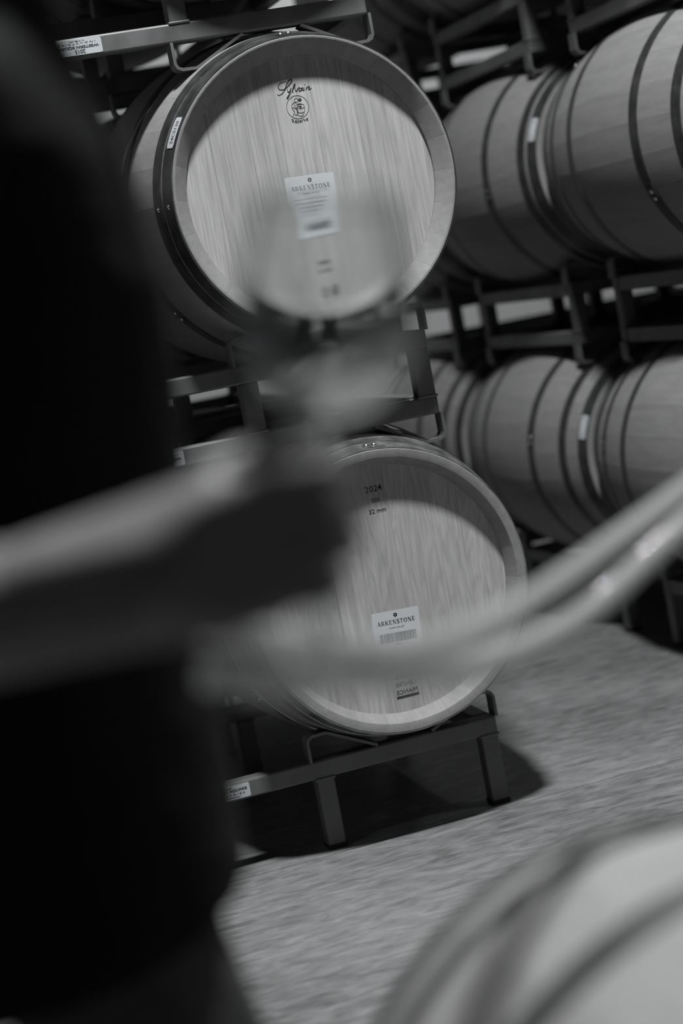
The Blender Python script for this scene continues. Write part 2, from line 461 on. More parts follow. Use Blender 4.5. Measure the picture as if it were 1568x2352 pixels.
XS = 0.205       # half distance between the two straps of one cradle
RACKH = 0.175
_rk = {}
def rack_parts(mat):
    if mat.name in _rk: return _rk[mat.name]
    L = PB + 2 * XS - 0.006
    d = {}
    d['bar'] = box_mesh('cross_bar', (L, TB, TB), mat, 0.004)
    d['post'] = box_mesh('post', (TB, TB, RACKH - 2 * TB + 0.002), mat, 0.004)
    d['leg'] = box_mesh('leg', (TB, TB, 0.152), mat, 0.004)
    d['rail'] = box_mesh('side_rail', (TB, 0.69 - TB, TB), mat, 0.004)
    d['strap'] = strap_mesh(mat, 0.002)
    d['pad'] = box_mesh('foot_pad', (TB + 0.003, TB + 0.003, 0.010), M_INK, 0.002)
    d['weld'] = box_mesh('weld_bead', (TB + 0.006, TB + 0.005, 0.006), mat, 0.0025)
    _rk[mat.name] = d
    return d
YB = 0.345
def rack(x, yc, z, label, floor=False, mat=M_RACK, group='steel barrel racks'):
    """x = centre of the right-hand barrel slot, yc = barrel centre, z = underside of the lower tube (or floor)"""
    d = rack_parts(mat)
    r = empty('barrel_rack', (x, yc, z))
    tag(r, label, 'rack', group)
    cx = -PB / 2
    for s in (-1, 1):
        y = s * YB
        if floor:
            zb = 0.150
            mobj('cross_bar', d['bar'], r, (cx, y, zb + TB / 2))
            for c in (0, -PB):
                for e in (-1, 1):
                    lx = c + e * (XS - TB / 2 - 0.004)
                    lg = mobj('leg', d['leg'], r, (lx, y, 0.076))
                    mobj('foot_pad', d['pad'], lg, (0, 0, -0.0705))
                    mobj('weld_bead', d['weld'], lg, (0, 0, 0.073))
            tops = [zb + TB]; bots = []
        else:
            mobj('cross_bar', d['bar'], r, (cx, y, TB / 2))
            mobj('cross_bar', d['bar'], r, (cx, y, RACKH - TB / 2))
            for c in (0, -PB):
                for e in (-1, 1):
                    p = mobj('post', d['post'], r, (c + e * (XS - TB / 2 - 0.004), y, RACKH / 2))
                    mobj('weld_bead', d['weld'], p, (0, 0, -(RACKH / 2 - TB)))
            tops = [RACKH]; bots = [0.0]
        for c in (0, -PB):
            for e in (-1, 1):
                for t in tops: mobj('strap', d['strap'], r, (c + e * XS, y, t), (0, 0, 0), (e, 1, -1))
                for t in bots: mobj('strap', d['strap'], r, (c + e * XS, y, t), (0, 0, 0), (e, 1, 1))
    for lx in (XS - TB / 2 - 0.004, -PB - XS + TB / 2 + 0.004):
        for zz in ([0.150 + TB / 2] if floor else [TB / 2, RACKH - TB / 2]):
            mobj('side_rail', d['rail'], r, (lx, 0, zz))
    return r
ZR1 = Z1 + 0.3134 + 0.006
ZR2 = ZR1 + DZ
R0 = rack(0, HL, 0, 'low steel floor rack on short legs under the barrel stamped 2024', True)
R1 = rack(0, HL, ZR1, 'steel rack between the two front barrels, between script-stamped and 2024 barrel')
R2 = rack(0, HL, ZR2, 'steel rack lying upside down on top of the script-stamped barrel, white sticker inverted')
rack(0, HL + 1.0, 0, 'low steel floor rack behind the front floor rack', True)
rack(0, HL + 1.0, ZR1, 'steel rack behind the one between the two front barrels')
rack(0, HL + 1.0, ZR2, 'steel rack behind the one with the inverted white sticker')
for k, nm in ((0, 'across the gap, mid-row'), (-1, 'across the gap, aisle end'), (1, 'across the gap, back end')):
    for z, fl_, n2 in ((0, True, 'low floor rack '), (ZR1, False, 'rack between lower and upper barrels '), (ZR2, False, 'rack on top of the upper barrels ')):
        rack(RXX + PB, RYY + k, z, 'steel ' + n2 + nm, fl_, M_RACK, 'racks of the row across the gap')
# ------------------------------------------------------------------ printed marks, labels and tags
_tx = {}
def text_geo(s, bold=0.0):
    """filled 2-D lettering of the built-in font: (verts, faces, bounds)"""
    if (s, bold) in _tx: return _tx[(s, bold)]
    cu = bpy.data.curves.new('lettering', 'FONT')
    cu.body = s
    cu.size = 1.0
    cu.resolution_u = 3
    cu.offset = bold
    o = bpy.data.objects.new('lettering', cu)
    COL.objects.link(o)
    me = evaluated(o)
    bpy.data.objects.remove(o)
    vs = [(v.co.x, v.co.y) for v in me.vertices]
    fs = [tuple(p.vertices) for p in me.polygons]
    bpy.data.meshes.remove(me)
    x0, x1 = min(v[0] for v in vs), max(v[0] for v in vs)
    y0, y1 = min(v[1] for v in vs), max(v[1] for v in vs)
    _tx[(s, bold)] = (vs, fs, (x0, x1, y0, y1))
    return _tx[(s, bold)]

class Flat:
    """collects flat print in (u, v) and maps it onto a surface"""
    def __init__(self): self.v, self.f = [], []
    def add(self, vs, fs):
        n = len(self.v)
        self.v += vs
        self.f += [tuple(i + n for i in f) for f in fs]
    def text(self, s, cx, cy, width=None, height=None, rot=0.0, mirror=False, bold=0.0):
        vs, fs, (x0, x1, y0, y1) = text_geo(s, bold)
        kx = width / (x1 - x0) if width else height / (y1 - y0)
        ky = height / (y1 - y0) if height else kx
        c, sn = math.cos(rot), math.sin(rot)
        out = []
        for x, y in vs:
            a, b = (x - (x0 + x1) / 2) * kx, (y - (y0 + y1) / 2) * ky
            if mirror: a = -a
            out.append((cx + a * c - b * sn, cy + a * sn + b * c))
        self.add(out, [f[::-1] for f in fs] if mirror else fs)
    def rect(self, x0, x1, y0, y1):
        self.add([(x0, y0), (x1, y0), (x1, y1), (x0, y1)], [(0, 1, 2, 3)])
    def line(self, pts, w0, w1=None, smooth=True):
        """stroke through the points; width swells from w0 to w1 in its middle"""
        P = [Vector(p) for p in pts]
        if smooth and len(P) > 2:
            Q = []
            for i in range(len(P) - 1):
                a, b, c, d = P[max(i - 1, 0)], P[i], P[i + 1], P[min(i + 2, len(P) - 1)]
                for k in range(5):
                    t = k / 5
                    Q.append(0.5 * ((2 * b) + (c - a) * t + (2 * a - 5 * b + 4 * c - d) * t * t + (3 * b - a - 3 * c + d) * t ** 3))
            Q.append(P[-1]); P = Q
        n = len(P)
        vs = []
        for i in range(n):
            d = (P[min(i + 1, n - 1)] - P[max(i - 1, 0)])
            d = d.normalized() if d.length > 1e-9 else Vector((1, 0))
            k = math.sin(PI * i / (n - 1)) if w1 else 0
            w_ = (w0 + (w1 - w0) * k) / 2 if w1 else w0 / 2
            nn = Vector((-d.y, d.x)) * w_
            vs += [tuple(P[i] - nn), tuple(P[i] + nn)]
        self.add(vs, [(2 * i, 2 * i + 2, 2 * i + 3, 2 * i + 1) for i in range(n - 1)])
    def circle(self, cx, cy, r, w_, n=40):
        vs = []
        for i in range(n):
            a = 2 * PI * i / n
            for q_ in (r - w_ / 2, r + w_ / 2): vs.append((cx + q_ * math.cos(a), cy + q_ * math.sin(a)))
        self.add(vs, [(2 * i, 2 * i + 1, (2 * i + 3) % (2 * n), (2 * i + 2) % (2 * n)) for i in range(n)])
    def disc(self, cx, cy, rx, ry, n=20, p=2.0):
        vs = [(cx + rx * math.copysign(abs(math.cos(2 * PI * i / n)) ** (2 / p), math.cos(2 * PI * i / n)),
               cy + ry * math.copysign(abs(math.sin(2 * PI * i / n)) ** (2 / p), math.sin(2 * PI * i / n))) for i in range(n)]
        self.add(vs, [tuple(range(n))])
    def build(self, name, mat, parent, fn):
        me = mesh(name, [fn(u, v) for u, v in self.v], self.f, mat)
        bm = bmesh.new(); bm.from_mesh(me)
        bmesh.ops.solidify(bm, geom=list(bm.faces), thickness=0.00012)
        bm.to_mesh(me); bm.free()
        return mobj(name, me, parent)

def on_head(y): return lambda u, v: (u, y, RB + v)
HY = -0.440
# high-contrast roman capitals for the winery name
T, H = 0.22, 0.06
ROMAN = {
    'A': (0.80, [((0.04, 0), (0.38, 1), H), ((0.37, 1), (0.74, 0), T), ((0.15, 0.33), (0.58, 0.33), H), ((-0.04, 0), (0.14, 0), H), ((0.58, 0), (0.86, 0), H)]),
    'R': (0.80, [((0.14, 0), (0.14, 1), T), ((0.14, 0.98), (0.46, 0.98), H), ((0.46, 0.98), (0.60, 0.86), H), ((0.58, 0.90), (0.58, 0.62), T * 0.9), ((0.60, 0.62), (0.44, 0.50), H), ((0.14, 0.50), (0.46, 0.50), H), ((0.38, 0.50), (0.72, 0.0), T), ((0.02, 0), (0.28, 0), H)]),
    'K': (0.82, [((0.14, 0), (0.14, 1), T), ((0.18, 0.38), (0.66, 1), H), ((0.32, 0.56), (0.72, 0), T), ((0.02, 0), (0.28, 0), H), ((0.02, 1), (0.28, 1), H), ((0.56, 1), (0.78, 1), H), ((0.6, 0), (0.84, 0), H)]),
    'E': (0.70, [((0.14, 0), (0.14, 1), T), ((0.04, 0.98), (0.60, 0.98), H), ((0.14, 0.51), (0.46, 0.51), H), ((0.04, 0.02), (0.62, 0.02), H), ((0.60, 1), (0.60, 0.76), H), ((0.62, 0), (0.62, 0.26), H), ((0.46, 0.62), (0.46, 0.4), H)]),
    'N': (0.86, [((0.12, 0), (0.12, 1), H), ((0.10, 1), (0.72, 0), T), ((0.74, 0), (0.74, 1), H), ((0.0, 0), (0.24, 0), H), ((0.62, 1), (0.86, 1), H), ((0.0, 1), (0.16, 1), H)]),
    'S': (0.60, None),
    'T': (0.76, [((0.36, 0), (0.36, 1), T), ((0.02, 0.98), (0.70, 0.98), H), ((0.02, 1), (0.02, 0.74), H), ((0.70, 1), (0.70, 0.74), H), ((0.22, 0), (0.50, 0), H)]),
    'O': (0.86, None),
}
def roman(fl, s, x0, x1, y0, h, rot=0.0):
    gap = 0.20
    tot = sum(ROMAN[c][0] for c in s) + gap * (len(s) - 1)
    k = (x1 - x0) / tot
    c_, s_ = math.cos(rot), math.sin(rot)
    xc, yc = (x0 + x1) / 2, y0 + h / 2
    def tr(p):
        a, b = p[0] - xc, p[1] - yc
        return (xc + a * c_ - b * s_, yc + a * s_ + b * c_)
    x = x0
    for ch in s:
        wd, st = ROMAN[ch]
        def P(q_): return tr((x + q_[0] * k, y0 + q_[1] * h))
        if st:
            for a, b, t in st: fl.line([P(a), P(b)], t * k, None, False)
        elif ch == 'S':
            fl.line([P(q_) for q_ in ((0.50, 0.80), (0.36, 0.98), (0.14, 0.92), (0.10, 0.72), (0.28, 0.55), (0.46, 0.40), (0.48, 0.15), (0.28, 0.01), (0.08, 0.14), (0.06, 0.26))], H * k, T * k * 1.1)
        else:
            pts = []
            for i in range(25):
                a = 2 * PI * i / 24
                pts.append((0.40 + 0.34 * math.cos(a), 0.5 + 0.50 * math.sin(a)))
            for i in range(24):
                t = H + (T - H) * abs(math.cos(2 * PI * (i + 0.5) / 24)) ** 1.5
                fl.line([P(pts[i]), P(pts[i + 1])], t * k, None, False)
        x += (wd + gap) * k

def flower(fl, cx, cy, r):
    for i in range(6):
        a = 2 * PI * i / 6 + 0.3
        fl.disc(cx + 0.62 * r * math.cos(a), cy + 0.62 * r * math.sin(a), 0.36 * r, 0.36 * r, 8)
    fl.circle(cx, cy, r * 0.55, r * 0.28, 12)

def barcode(fl, x0, x1, y0, y1, seed, rot=0.0, c=(0, 0)):
    rnd = random.Random(seed)
    x = x0
    c_, s_ = math.cos(rot), math.sin(rot)
    while x < x1:
        w_ = rnd.choice((0.0008, 0.0008, 0.0016, 0.0024))
        e = min(x + w_, x1)
        q_ = [(x, y0), (e, y0), (e, y1), (x, y1)]
        fl.add([(c[0] + (a - c[0]) * c_ - (b - c[1]) * s_, c[1] + (a - c[0]) * s_ + (b - c[1]) * c_) for a, b in q_], [(0, 1, 2, 3)])
        x = e + rnd.choice((0.0006, 0.0008, 0.0012))

def card(root, cx, cz, wd, ht, rot, full_code):
    c_, s_ = math.cos(rot), math.sin(rot)
    def R_(u, v): return (cx + u * c_ - v * s_, cz + u * s_ + v * c_)
    f = Flat()
    r = 0.003
    pts = []
    for sx, sz, a0 in ((1, 1, 0), (-1, 1, PI / 2), (-1, -1, PI), (1, -1, 1.5 * PI)):
        for k in range(4):
            a = a0 + PI / 2 * k / 3
            pts.append(R_(sx * (wd / 2 - r) + r * math.cos(a), sz * (ht / 2 - r) + r * math.sin(a)))
    f.add(pts, [tuple(range(len(pts)))])
    p = f.build('paper_label', M_PAPER, root, on_head(HY - 0.0006))
    p['label'] = 'white paper label printed with a name and a barcode'
    ink = Flat()
    roman(ink, 'ARKENSTONE', cx - 0.040, cx + 0.040, cz + ht / 2 - 0.0275, 0.0085, 0)
    ink.text('NAPA VALLEY', cx, cz + ht / 2 - 0.0350, width=0.033, height=0.0032)
    flower(ink, cx, cz + ht / 2 - 0.0095, 0.0045)
    t = Flat()
    t.v = [R_(u - cx, v - cz) for u, v in ink.v]; t.f = ink.f
    t.build('lettering', M_INK_GREY, p, on_head(HY - 0.0009))
    b = Flat()
    if full_code:
        barcode(b, cx - 0.039, cx + 0.039, cz + ht / 2 - 0.064, cz + ht / 2 - 0.0455, 3)
        b.text('000124', cx, cz + ht / 2 - 0.069, height=0.003)
    else:
        barcode(b, cx - 0.033, cx + 0.033, cz - ht / 2 + 0.013, cz - ht / 2 + 0.026, 5)
        for k in range(3): b.rect(cx - 0.038, cx + 0.030 - 0.012 * k, cz + 0.006 - 0.008 * k, cz + 0.0075 - 0.008 * k)
    t = Flat(); t.v = [R_(u - cx, v - cz) for u, v in b.v]; t.f = b.f
    t.build('barcode', M_INK, p, on_head(HY - 0.0009))

MM = 0.001
SYL = [
    [(-13.5, 205.2), (-24.7, 204.2), (-30.4, 199.4), (-29.2, 192.0), (-19.6, 191.3), (-9.0, 197.8), (-1.6, 204.7), (-3.2, 207.8), (-8.9, 205.0), (-15.1, 197.1), (-19.1, 189.6), (-26.3, 183.5), (-32.6, 181.7), (-35.9, 183.8)],
    [(-14.0, 191.3), (-13.4, 185.5), (-10.7, 184.8), (-6.6, 190.9)],
    [(-5.3, 192.0), (-10.4, 181.8), (-14.2, 175.6), (-17.7, 172.5), (-15.9, 176.5), (-8.1, 183.4)],
    [(-6.3, 183.6), (0.4, 191.5), (3.1, 196.7), (1.9, 197.7), (-2.3, 190.3), (-4.8, 184.2), (-2.8, 182.6)],
    [(2.1, 191.6), (2.1, 184.8), (4.0, 184.2), (8.5, 189.5), (11.5, 190.8)],
    [(15.5, 188.4), (11.0, 188.3), (8.9, 184.6), (11.2, 183.1), (15.3, 186.8), (17.1, 189.6), (14.9, 184.5), (17.2, 183.3)],
    [(20.4, 189.1), (18.0, 184.0), (20.4, 183.8)],
    [(25.6, 189.3), (23.1, 183.8)],
    [(23.1, 183.8), (26.6, 187.8), (29.7, 189.3), (30.7, 187.5), (28.6, 183.7), (31.3, 183.6), (35.2, 185.9)],
]
EMB = [
    [(-3.7, 164.3), (-10.0, 160.0), (-11.7, 154.6), (-10.0, 149.5), (-8.0, 145.6), (-10.2, 141.4), (-12.0, 137.8)],
    [(-2.5, 163.2), (-0.4, 158.5), (1.7, 154.9), (7.9, 153.5)],
    [(-4.6, 163.2), (-4.8, 156.8), (-2.5, 151.2), (0.0, 146.3)],
    [(-10.7, 154.4), (-5.7, 152.4), (-1.7, 148.2), (-1.5, 142.5), (-4.9, 139.0), (-7.9, 141.1)],
    [(3.2, 166.2), (7.3, 169.8), (10.3, 165.7), (4.8, 164.0)],
    [(0.4, 159.2), (5.3, 159.7), (7.8, 156.7)],
    [(-0.2, 156.0), (-2.7, 148.3), (-2.5, 138.9)],
    [(1.9, 157.7), (7.9, 158.7), (12.9, 156.6)],
    [(12.9, 156.6), (13.2, 147.5), (9.1, 137.1)],
    [(-2.5, 138.9), (2.9, 135.5), (9.1, 137.1)],
    [(-0.8, 152.9), (6.1, 149.9), (13.3, 151.4)],
    [(-2.7, 144.8), (4.5, 141.4), (11.7, 143.2)],
]
f = Flat()
for s in SYL: f.line([(a * MM, b * MM) for a, b in s], 0.0009, 0.0021)
f.disc(22.6 * MM, 193.6 * MM, 0.0009, 0.0009, 8)
f.build('script_stamp', M_INK, UP, on_head(HY - 0.0004))
f = Flat()
for s in EMB: f.line([(a * MM, b * MM) for a, b in s], 0.0009)
f.circle(0, 0.1537, 0.0222, 0.0008)
f.circle(-0.0004, 0.1672, 0.0036, 0.0009, 14)
f.disc(0.006, 0.1535, 0.0022, 0.0018, 8)
f.disc(0.0068, 0.1665, 0.0026, 0.0016, 8)
word = 'Réserve'
vs_, fs_, (bx0, bx1, by0, by1) = text_geo(word)
sc_ = 0.033 / (bx1 - bx0)
f.add([((x - (bx0 + bx1) / 2) * sc_, 0.1235 + (y - by0) * sc_ * 1.1 + 7.0 * ((x - (bx0 + bx1) / 2) * sc_) ** 2) for x, y in vs_], fs_)
f.build('emblem_stamp', M_INK, UP, on_head(HY - 0.0004))
f = Flat()
for cx, cz, wd, seed in ((-0.003, -0.134, 0.030, 1), (-0.003, -0.151, 0.034, 2)):
    barcode(f, cx - wd / 2, cx + wd / 2, cz - 0.0035, cz + 0.0035, seed)
for k in range(4): f.rect(-0.026, -0.006 + 0.002 * (k % 2), -0.212 - 0.006 * k, -0.2095 - 0.006 * k)
f.disc(0.0085, -0.2175, 0.0085, 0.0125, 20, 3.0)
f.build('small_stamp', M_INK_GREY, UP, on_head(HY - 0.0004))
card(UP, -0.0048, -0.0305, 0.1005, 0.105, -0.035, False)

f = Flat()
f.text('2024', 0.0082, 0.2052, width=0.0355, bold=0.008)
f.text('SSS', 0.0085, 0.1822, width=0.0165, height=0.0080, bold=0.01)
f.text('32 mm', 0.0085, 0.1605, width=0.0360, height=0.0090, bold=0.01)
f.text('FRANCE', 0.0008, -0.2105, width=0.0455, height=0.0085, mirror=True, bold=0.012)
f.text('CENTRE', 0.0010, -0.1945, width=0.0440, height=0.0082, mirror=True)
f.text('CHÊNE', 0.0010, -0.1780, width=0.0400, height=0.0092, mirror=True)
f.rect(-0.0232, 0.0246, -0.2232, -0.2180)
f.build('stamp', M_INK, LO, on_head(HY - 0.0004))
card(LO, 0.0028, -0.0960, 0.0995, 0.105, -0.05, True)

def hoop_tag(root, y0, y1, a0, a1, word):
    """white tag wrapped on the end hoop: u runs up the hoop, v towards the far end"""
    rm = 0.29
    def fn(lift): return lambda u, v: ((rad(v) + 0.0034 + lift) * math.sin(u), v, RB + (rad(v) + 0.0034 + lift) * math.cos(u))
    f = Flat()
    N = 10
    vs, fs = [], []
    for i in range(N + 1):
        u = a0 + (a1 - a0) * i / N
        e = 0.0025 if i in (0, N) else 0.0
        vs += [(u, y0 + e), (u, y1 - e)]
    f.add(vs, [(2 * i, 2 * i + 1, 2 * i + 3, 2 * i + 2) for i in range(N)])
    t = f.build('tag', M_STICKER, root, fn(0))
    t['label'] = 'small white tag on the end hoop'
    if word:
        f = Flat()
        f.text(word, 0, 0, width=(a1 - a0) * rm * 0.74, height=(y1 - y0) * 0.42)
        f.v = [((a0 + a1) / 2 + x / rm, (y0 + y1) / 2 + y * 1.0 - 0.001) for x, y in f.v]
        f.build('lettering', M_INK, t, fn(0.0004))
    else:
        f = Flat()
        um = (a0 + a1) / 2
        f.v = []
        for k in range(3):
            yy = y0 + (y1 - y0) * (0.3 + 0.2 * k)
            f.add([(a0 + 0.03, yy), (a1 - 0.03, yy), (a1 - 0.03, yy + 0.002), (a0 + 0.03, yy + 0.002)], [(0, 1, 2, 3)])
        f.build('print', M_INK_GREY, t, fn(0.0004))
hoop_tag(UP, -0.472, -0.444, -1.168, -0.955, '24CS120')
hoop_tag(RA, -0.470, -0.440, -1.300, -1.085, None)
hoop_tag(RLA, -0.470, -0.440, -1.330, -1.105, None)
for root, yy in ((UP, -0.4075), (UP, -0.454), (UP, -0.2275)):
    a = -1.55
    rr = rad(yy) + 0.002
    mobj('rivet', RIVET, root, (rr * math.sin(a), yy, RB + rr * math.cos(a)), (0, a, 0))

def rack_sticker(root, zb, inverted, year):
    yF = -YB - TB / 2 - 0.0008
    x0, x1, z0, z1 = -0.436, -0.340, zb + 0.0045, zb + 0.0335
    cx, cz = (x0 + x1) / 2, (z0 + z1) / 2
    s = -1 if inverted else 1
    fn = lambda y: (lambda u, v: (cx + s * u, y, cz + s * v))
    f = Flat()
    r = 0.003; pts = []
    for sx, sz, a0 in ((1, 1, 0), (-1, 1, PI / 2), (-1, -1, PI), (1, -1, 1.5 * PI)):
        for k in range(4):
            a = a0 + PI / 2 * k / 3
            pts.append((sx * (0.048 - r) + r * math.cos(a), sz * (0.0145 - r) + r * math.sin(a)))
    f.add(pts, [tuple(range(len(pts)))])
    st = f.build('sticker', M_STICKER, root, fn(yF))
    st['label'] = 'white maker sticker' + (' upside down' if inverted else '')
    f = Flat()
    if year:
        f.text(year, -0.004, 0.0085, height=0.0078, bold=0.02)
        f.text('WESTERN SQUARE', 0.0, -0.0005, width=0.084, height=0.0062, bold=0.03)
        f.text('I N D U S T R I E S', 0.0, -0.0075, width=0.072, height=0.0034)
        f.text('USA', 0.0, -0.0118, width=0.03, height=0.002)
    else:
        f.rect(-0.012, 0.012, 0.0105, 0.0115); f.rect(-0.010, 0.010, 0.0085, 0.0092)
        f.text('WESTERN SQUARE', 0.0, 0.0035, width=0.084, height=0.0062, bold=0.03)
        f.text('I N D U S T R I E S', 0.0, -0.0045, width=0.072, height=0.0036)
        f.rect(-0.026, 0.026, -0.0108, -0.0098)
    f.build('lettering', M_INK, st, fn(yF - 0.0003))
rack_sticker(R0, 0.150, False, None)
rack_sticker(R1, 0.0, True, '2015')
rack_sticker(R2, 0.0, True, '2015')

# ------------------------------------------------------------------ person taking a sample
YAW = 0.26902
PO = Vector((-0.9397, -2.1024, 0.0))
PM = Matrix.Translation(PO) @ Matrix.Rotation(-YAW, 4, 'Z')

def ball(bm, c, r):
    r3 = r if isinstance(r, tuple) else (r, r, r)
    q_ = bmesh.ops.create_icosphere(bm, subdivisions=2, radius=1.0)
    for v in q_['verts']: v.co = Vector((c[0] + v.co.x * r3[0], c[1] + v.co.y * r3[1], c[2] + v.co.z * r3[2]))
    return q_['verts']
def hull(dst, balls):
    """convex hull of a few balls, added to the list of volumes"""
    bm = bmesh.new()
    for c, r in balls: ball(bm, c, r)
    h = bmesh.ops.convex_hull(bm, input=bm.verts)
    bmesh.ops.delete(bm, geom=list({v for v in h['geom_interior'] if isinstance(v, bmesh.types.BMVert)}), context='VERTS')
    me = bpy.data.meshes.new('tmp')
    bm.to_mesh(me); bm.free()
    dst.from_mesh(me)
    bpy.data.meshes.remove(me)
def chain(dst, pts):
    for a, b in zip(pts[:-1], pts[1:]): hull(dst, [a, b])
def fuse(bm, name, mat, voxel, smooth_it=4):
    me = bpy.data.meshes.new(name)
    bm.to_mesh(me); bm.free()
    o = bpy.data.objects.new(name, me)
    COL.objects.link(o)
    m = o.modifiers.new('r', 'REMESH'); m.mode = 'VOXEL'; m.voxel_size = voxel; m.use_smooth_shade = True
    s = o.modifiers.new('s', 'SMOOTH'); s.iterations = smooth_it; s.factor = 0.5
    out = evaluated(o)
    bpy.data.objects.remove(o)
    out.name = name
    out.materials.clear()
    out.materials.append(mat)
    out.polygons.foreach_set('use_smooth', [True] * len(out.polygons))
    return out

def skin_mat():
    m, n, l, b = material('skin', (0.16, 0.158, 0.155), 0.5)
    tc = n.new('ShaderNodeTexCoord')
    no = n.new('ShaderNodeTexNoise'); no.inputs['Scale'].default_value = 40; no.inputs['Detail'].default_value = 4
    l.new(tc.outputs['Object'], no.inputs['Vector'])
    r = ramp(n, [(0.35, (0.14, 0.138, 0.135)), (0.65, (0.185, 0.182, 0.178))])
    l.new(no.outputs[0], r.inputs[0]); l.new(r.outputs[0], b.inputs['Base Color'])
    return m
def cloth(name, base, scale):
    m, n, l, b = material(name, g(base), 0.9, 0, 0.15)
    tc = n.new('ShaderNodeTexCoord')
    no = n.new('ShaderNodeTexNoise'); no.inputs['Scale'].default_value = scale; no.inputs['Detail'].default_value = 3
    l.new(tc.outputs['Object'], no.inputs['Vector'])
    r = ramp(n, [(0.3, g(base * 0.8)), (0.7, g(base * 1.2))])
    l.new(no.outputs[0], r.inputs[0]); l.new(r.outputs[0], b.inputs['Base Color'])
    w2 = n.new('ShaderNodeTexNoise'); w2.inputs['Scale'].default_value = 9; l.new(tc.outputs['Object'], w2.inputs['Vector'])
    bp = n.new('ShaderNodeBump'); bp.inputs['Strength'].default_value = 0.5; bp.inputs['Distance'].default_value = 0.02
    l.new(w2.outputs[0], bp.inputs['Height']); l.new(bp.outputs[0], b.inputs['Normal'])
    return m
M_SKIN = skin_mat()
M_SHIRT = cloth('black_cloth', 0.007, 60)
M_JEANS = cloth('grey_denim', 0.06, 90)
M_HAIR = material('dark_hair', g(0.015), 0.6)[0]
M_SHOE = material('dark_leather', g(0.03), 0.5)[0]

RS, RL = (0.040, -0.185, 1.315), (0.040, 0.185, 1.315)
ELB, WR = (-0.075, -0.295, 0.984), (0.165, -0.375, 0.987)
b = bmesh.new()
# legs, trunk, neck
for sy, kx, ax in ((-1, 0.100, 0.070), (1, 0.045, -0.035)):
    chain(b, [((0.005, sy * 0.09, 0.84), 0.078), ((kx, sy * 0.10 + (0.02 if sy < 0 else 0), 0.47), 0.052), ((ax, sy * 0.10, 0.085), 0.036)])
    hull(b, [((ax - 0.03, sy * 0.10, 0.045), 0.034), ((ax + 0.13, sy * 0.105, 0.035), 0.026)])
hull(b, [((0.0, -0.08, 0.86), (0.10, 0.09, 0.08)), ((0.0, 0.08, 0.86), (0.10, 0.09, 0.08)), ((0.025, 0, 1.04), (0.095, 0.135, 0.06))])
hull(b, [((0.025, 0, 1.04), (0.095, 0.135, 0.06)), ((0.04, -0.09, 1.24), (0.095, 0.08, 0.10)), ((0.04, 0.09, 1.24), (0.095, 0.08, 0.10))])
hull(b, [((0.04, -0.14, 1.30), 0.055), ((0.04, 0.14, 1.30), 0.055), ((0.055, 0, 1.36), (0.055, 0.06, 0.05)), ((0.04, 0, 1.22), (0.09, 0.14, 0.06))])
chain(b, [((0.055, 0, 1.36), 0.055), ((0.085, 0, 1.45), 0.050)])
# head: skull, jaw, nose, brow, ears, lips
hull(b, [((0.095, 0, 1.555), (0.095, 0.074, 0.085)), ((0.135, 0, 1.50), (0.055, 0.056, 0.06))])
hull(b, [((0.135, 0, 1.50), (0.055, 0.056, 0.05)), ((0.165, 0, 1.452), (0.028, 0.03, 0.018))])
hull(b, [((0.190, 0, 1.545), 0.010), ((0.214, 0, 1.508), 0.011)])
for sy in (-1, 1):
    hull(b, [((0.205, sy * 0.009, 1.504), 0.007), ((0.192, sy * 0.014, 1.504), 0.007)])
    hull(b, [((0.178, sy * 0.018, 1.560), 0.012), ((0.160, sy * 0.046, 1.557), 0.012)])
    hull(b, [((0.088, sy * 0.074, 1.545), (0.018, 0.006, 0.030)), ((0.080, sy * 0.082, 1.553), (0.014, 0.005, 0.022))])
hull(b, [((0.188, -0.016, 1.480), 0.007), ((0.188, 0.016, 1.480), 0.007), ((0.194, 0, 1.481), 0.007)])
hull(b, [((0.186, -0.014, 1.468), 0.007), ((0.186, 0.014, 1.468), 0.007), ((0.191, 0, 1.467), 0.008)])
# right arm: shoulder, elbow, wrist
chain(b, [(RS, 0.055), (ELB, 0.043)])
mid = tuple(ELB[i] + (WR[i] - ELB[i]) * 0.34 for i in range(3))
chain(b, [(ELB, 0.042), (mid, 0.046), (WR, (0.034, 0.028, 0.034))])
hull(b, [((0.085, -0.352, 0.998), 0.030), ((0.165, -0.373, 1.004), 0.026), ((0.205, -0.369, 1.030), 0.018)])
# right palm and fist closed on the stem
hull(b, [(WR, (0.03, 0.025, 0.031)), ((0.196, -0.379, 1.022), 0.019), ((0.196, -0.379, 0.970), 0.019)])
hull(b, [((0.196, -0.379, 1.022), 0.018), ((0.196, -0.379, 0.970), 0.018), ((0.236, -0.398, 1.036), 0.0125), ((0.232, -0.395, 0.972), 0.0125)])
for z, k, dx in ((1.038, 1.0, 0.0), (1.016, 1.07, 0.002), (0.994, 1.0, 0.0), (0.9725, 0.84, -0.005)):
    r = 0.0097 * (0.9 if k < 0.9 else 1)
    mx = 0.237 + dx
    chain(b, [((mx, -0.399, z), r * 1.12), ((mx + 0.031 * k, -0.398, z - 0.001), r), ((mx + 0.041 * k, -0.374, z - 0.002), r * 0.94), ((mx + 0.025 * k, -0.3595, z - 0.002), r * 0.86)])
chain(b, [((0.192, -0.370, 1.026), 0.018), ((0.219, -0.357, 1.046), 0.0130), ((0.248, -0.357, 1.049), 0.0105), ((0.270, -0.364, 1.045), 0.0090)])
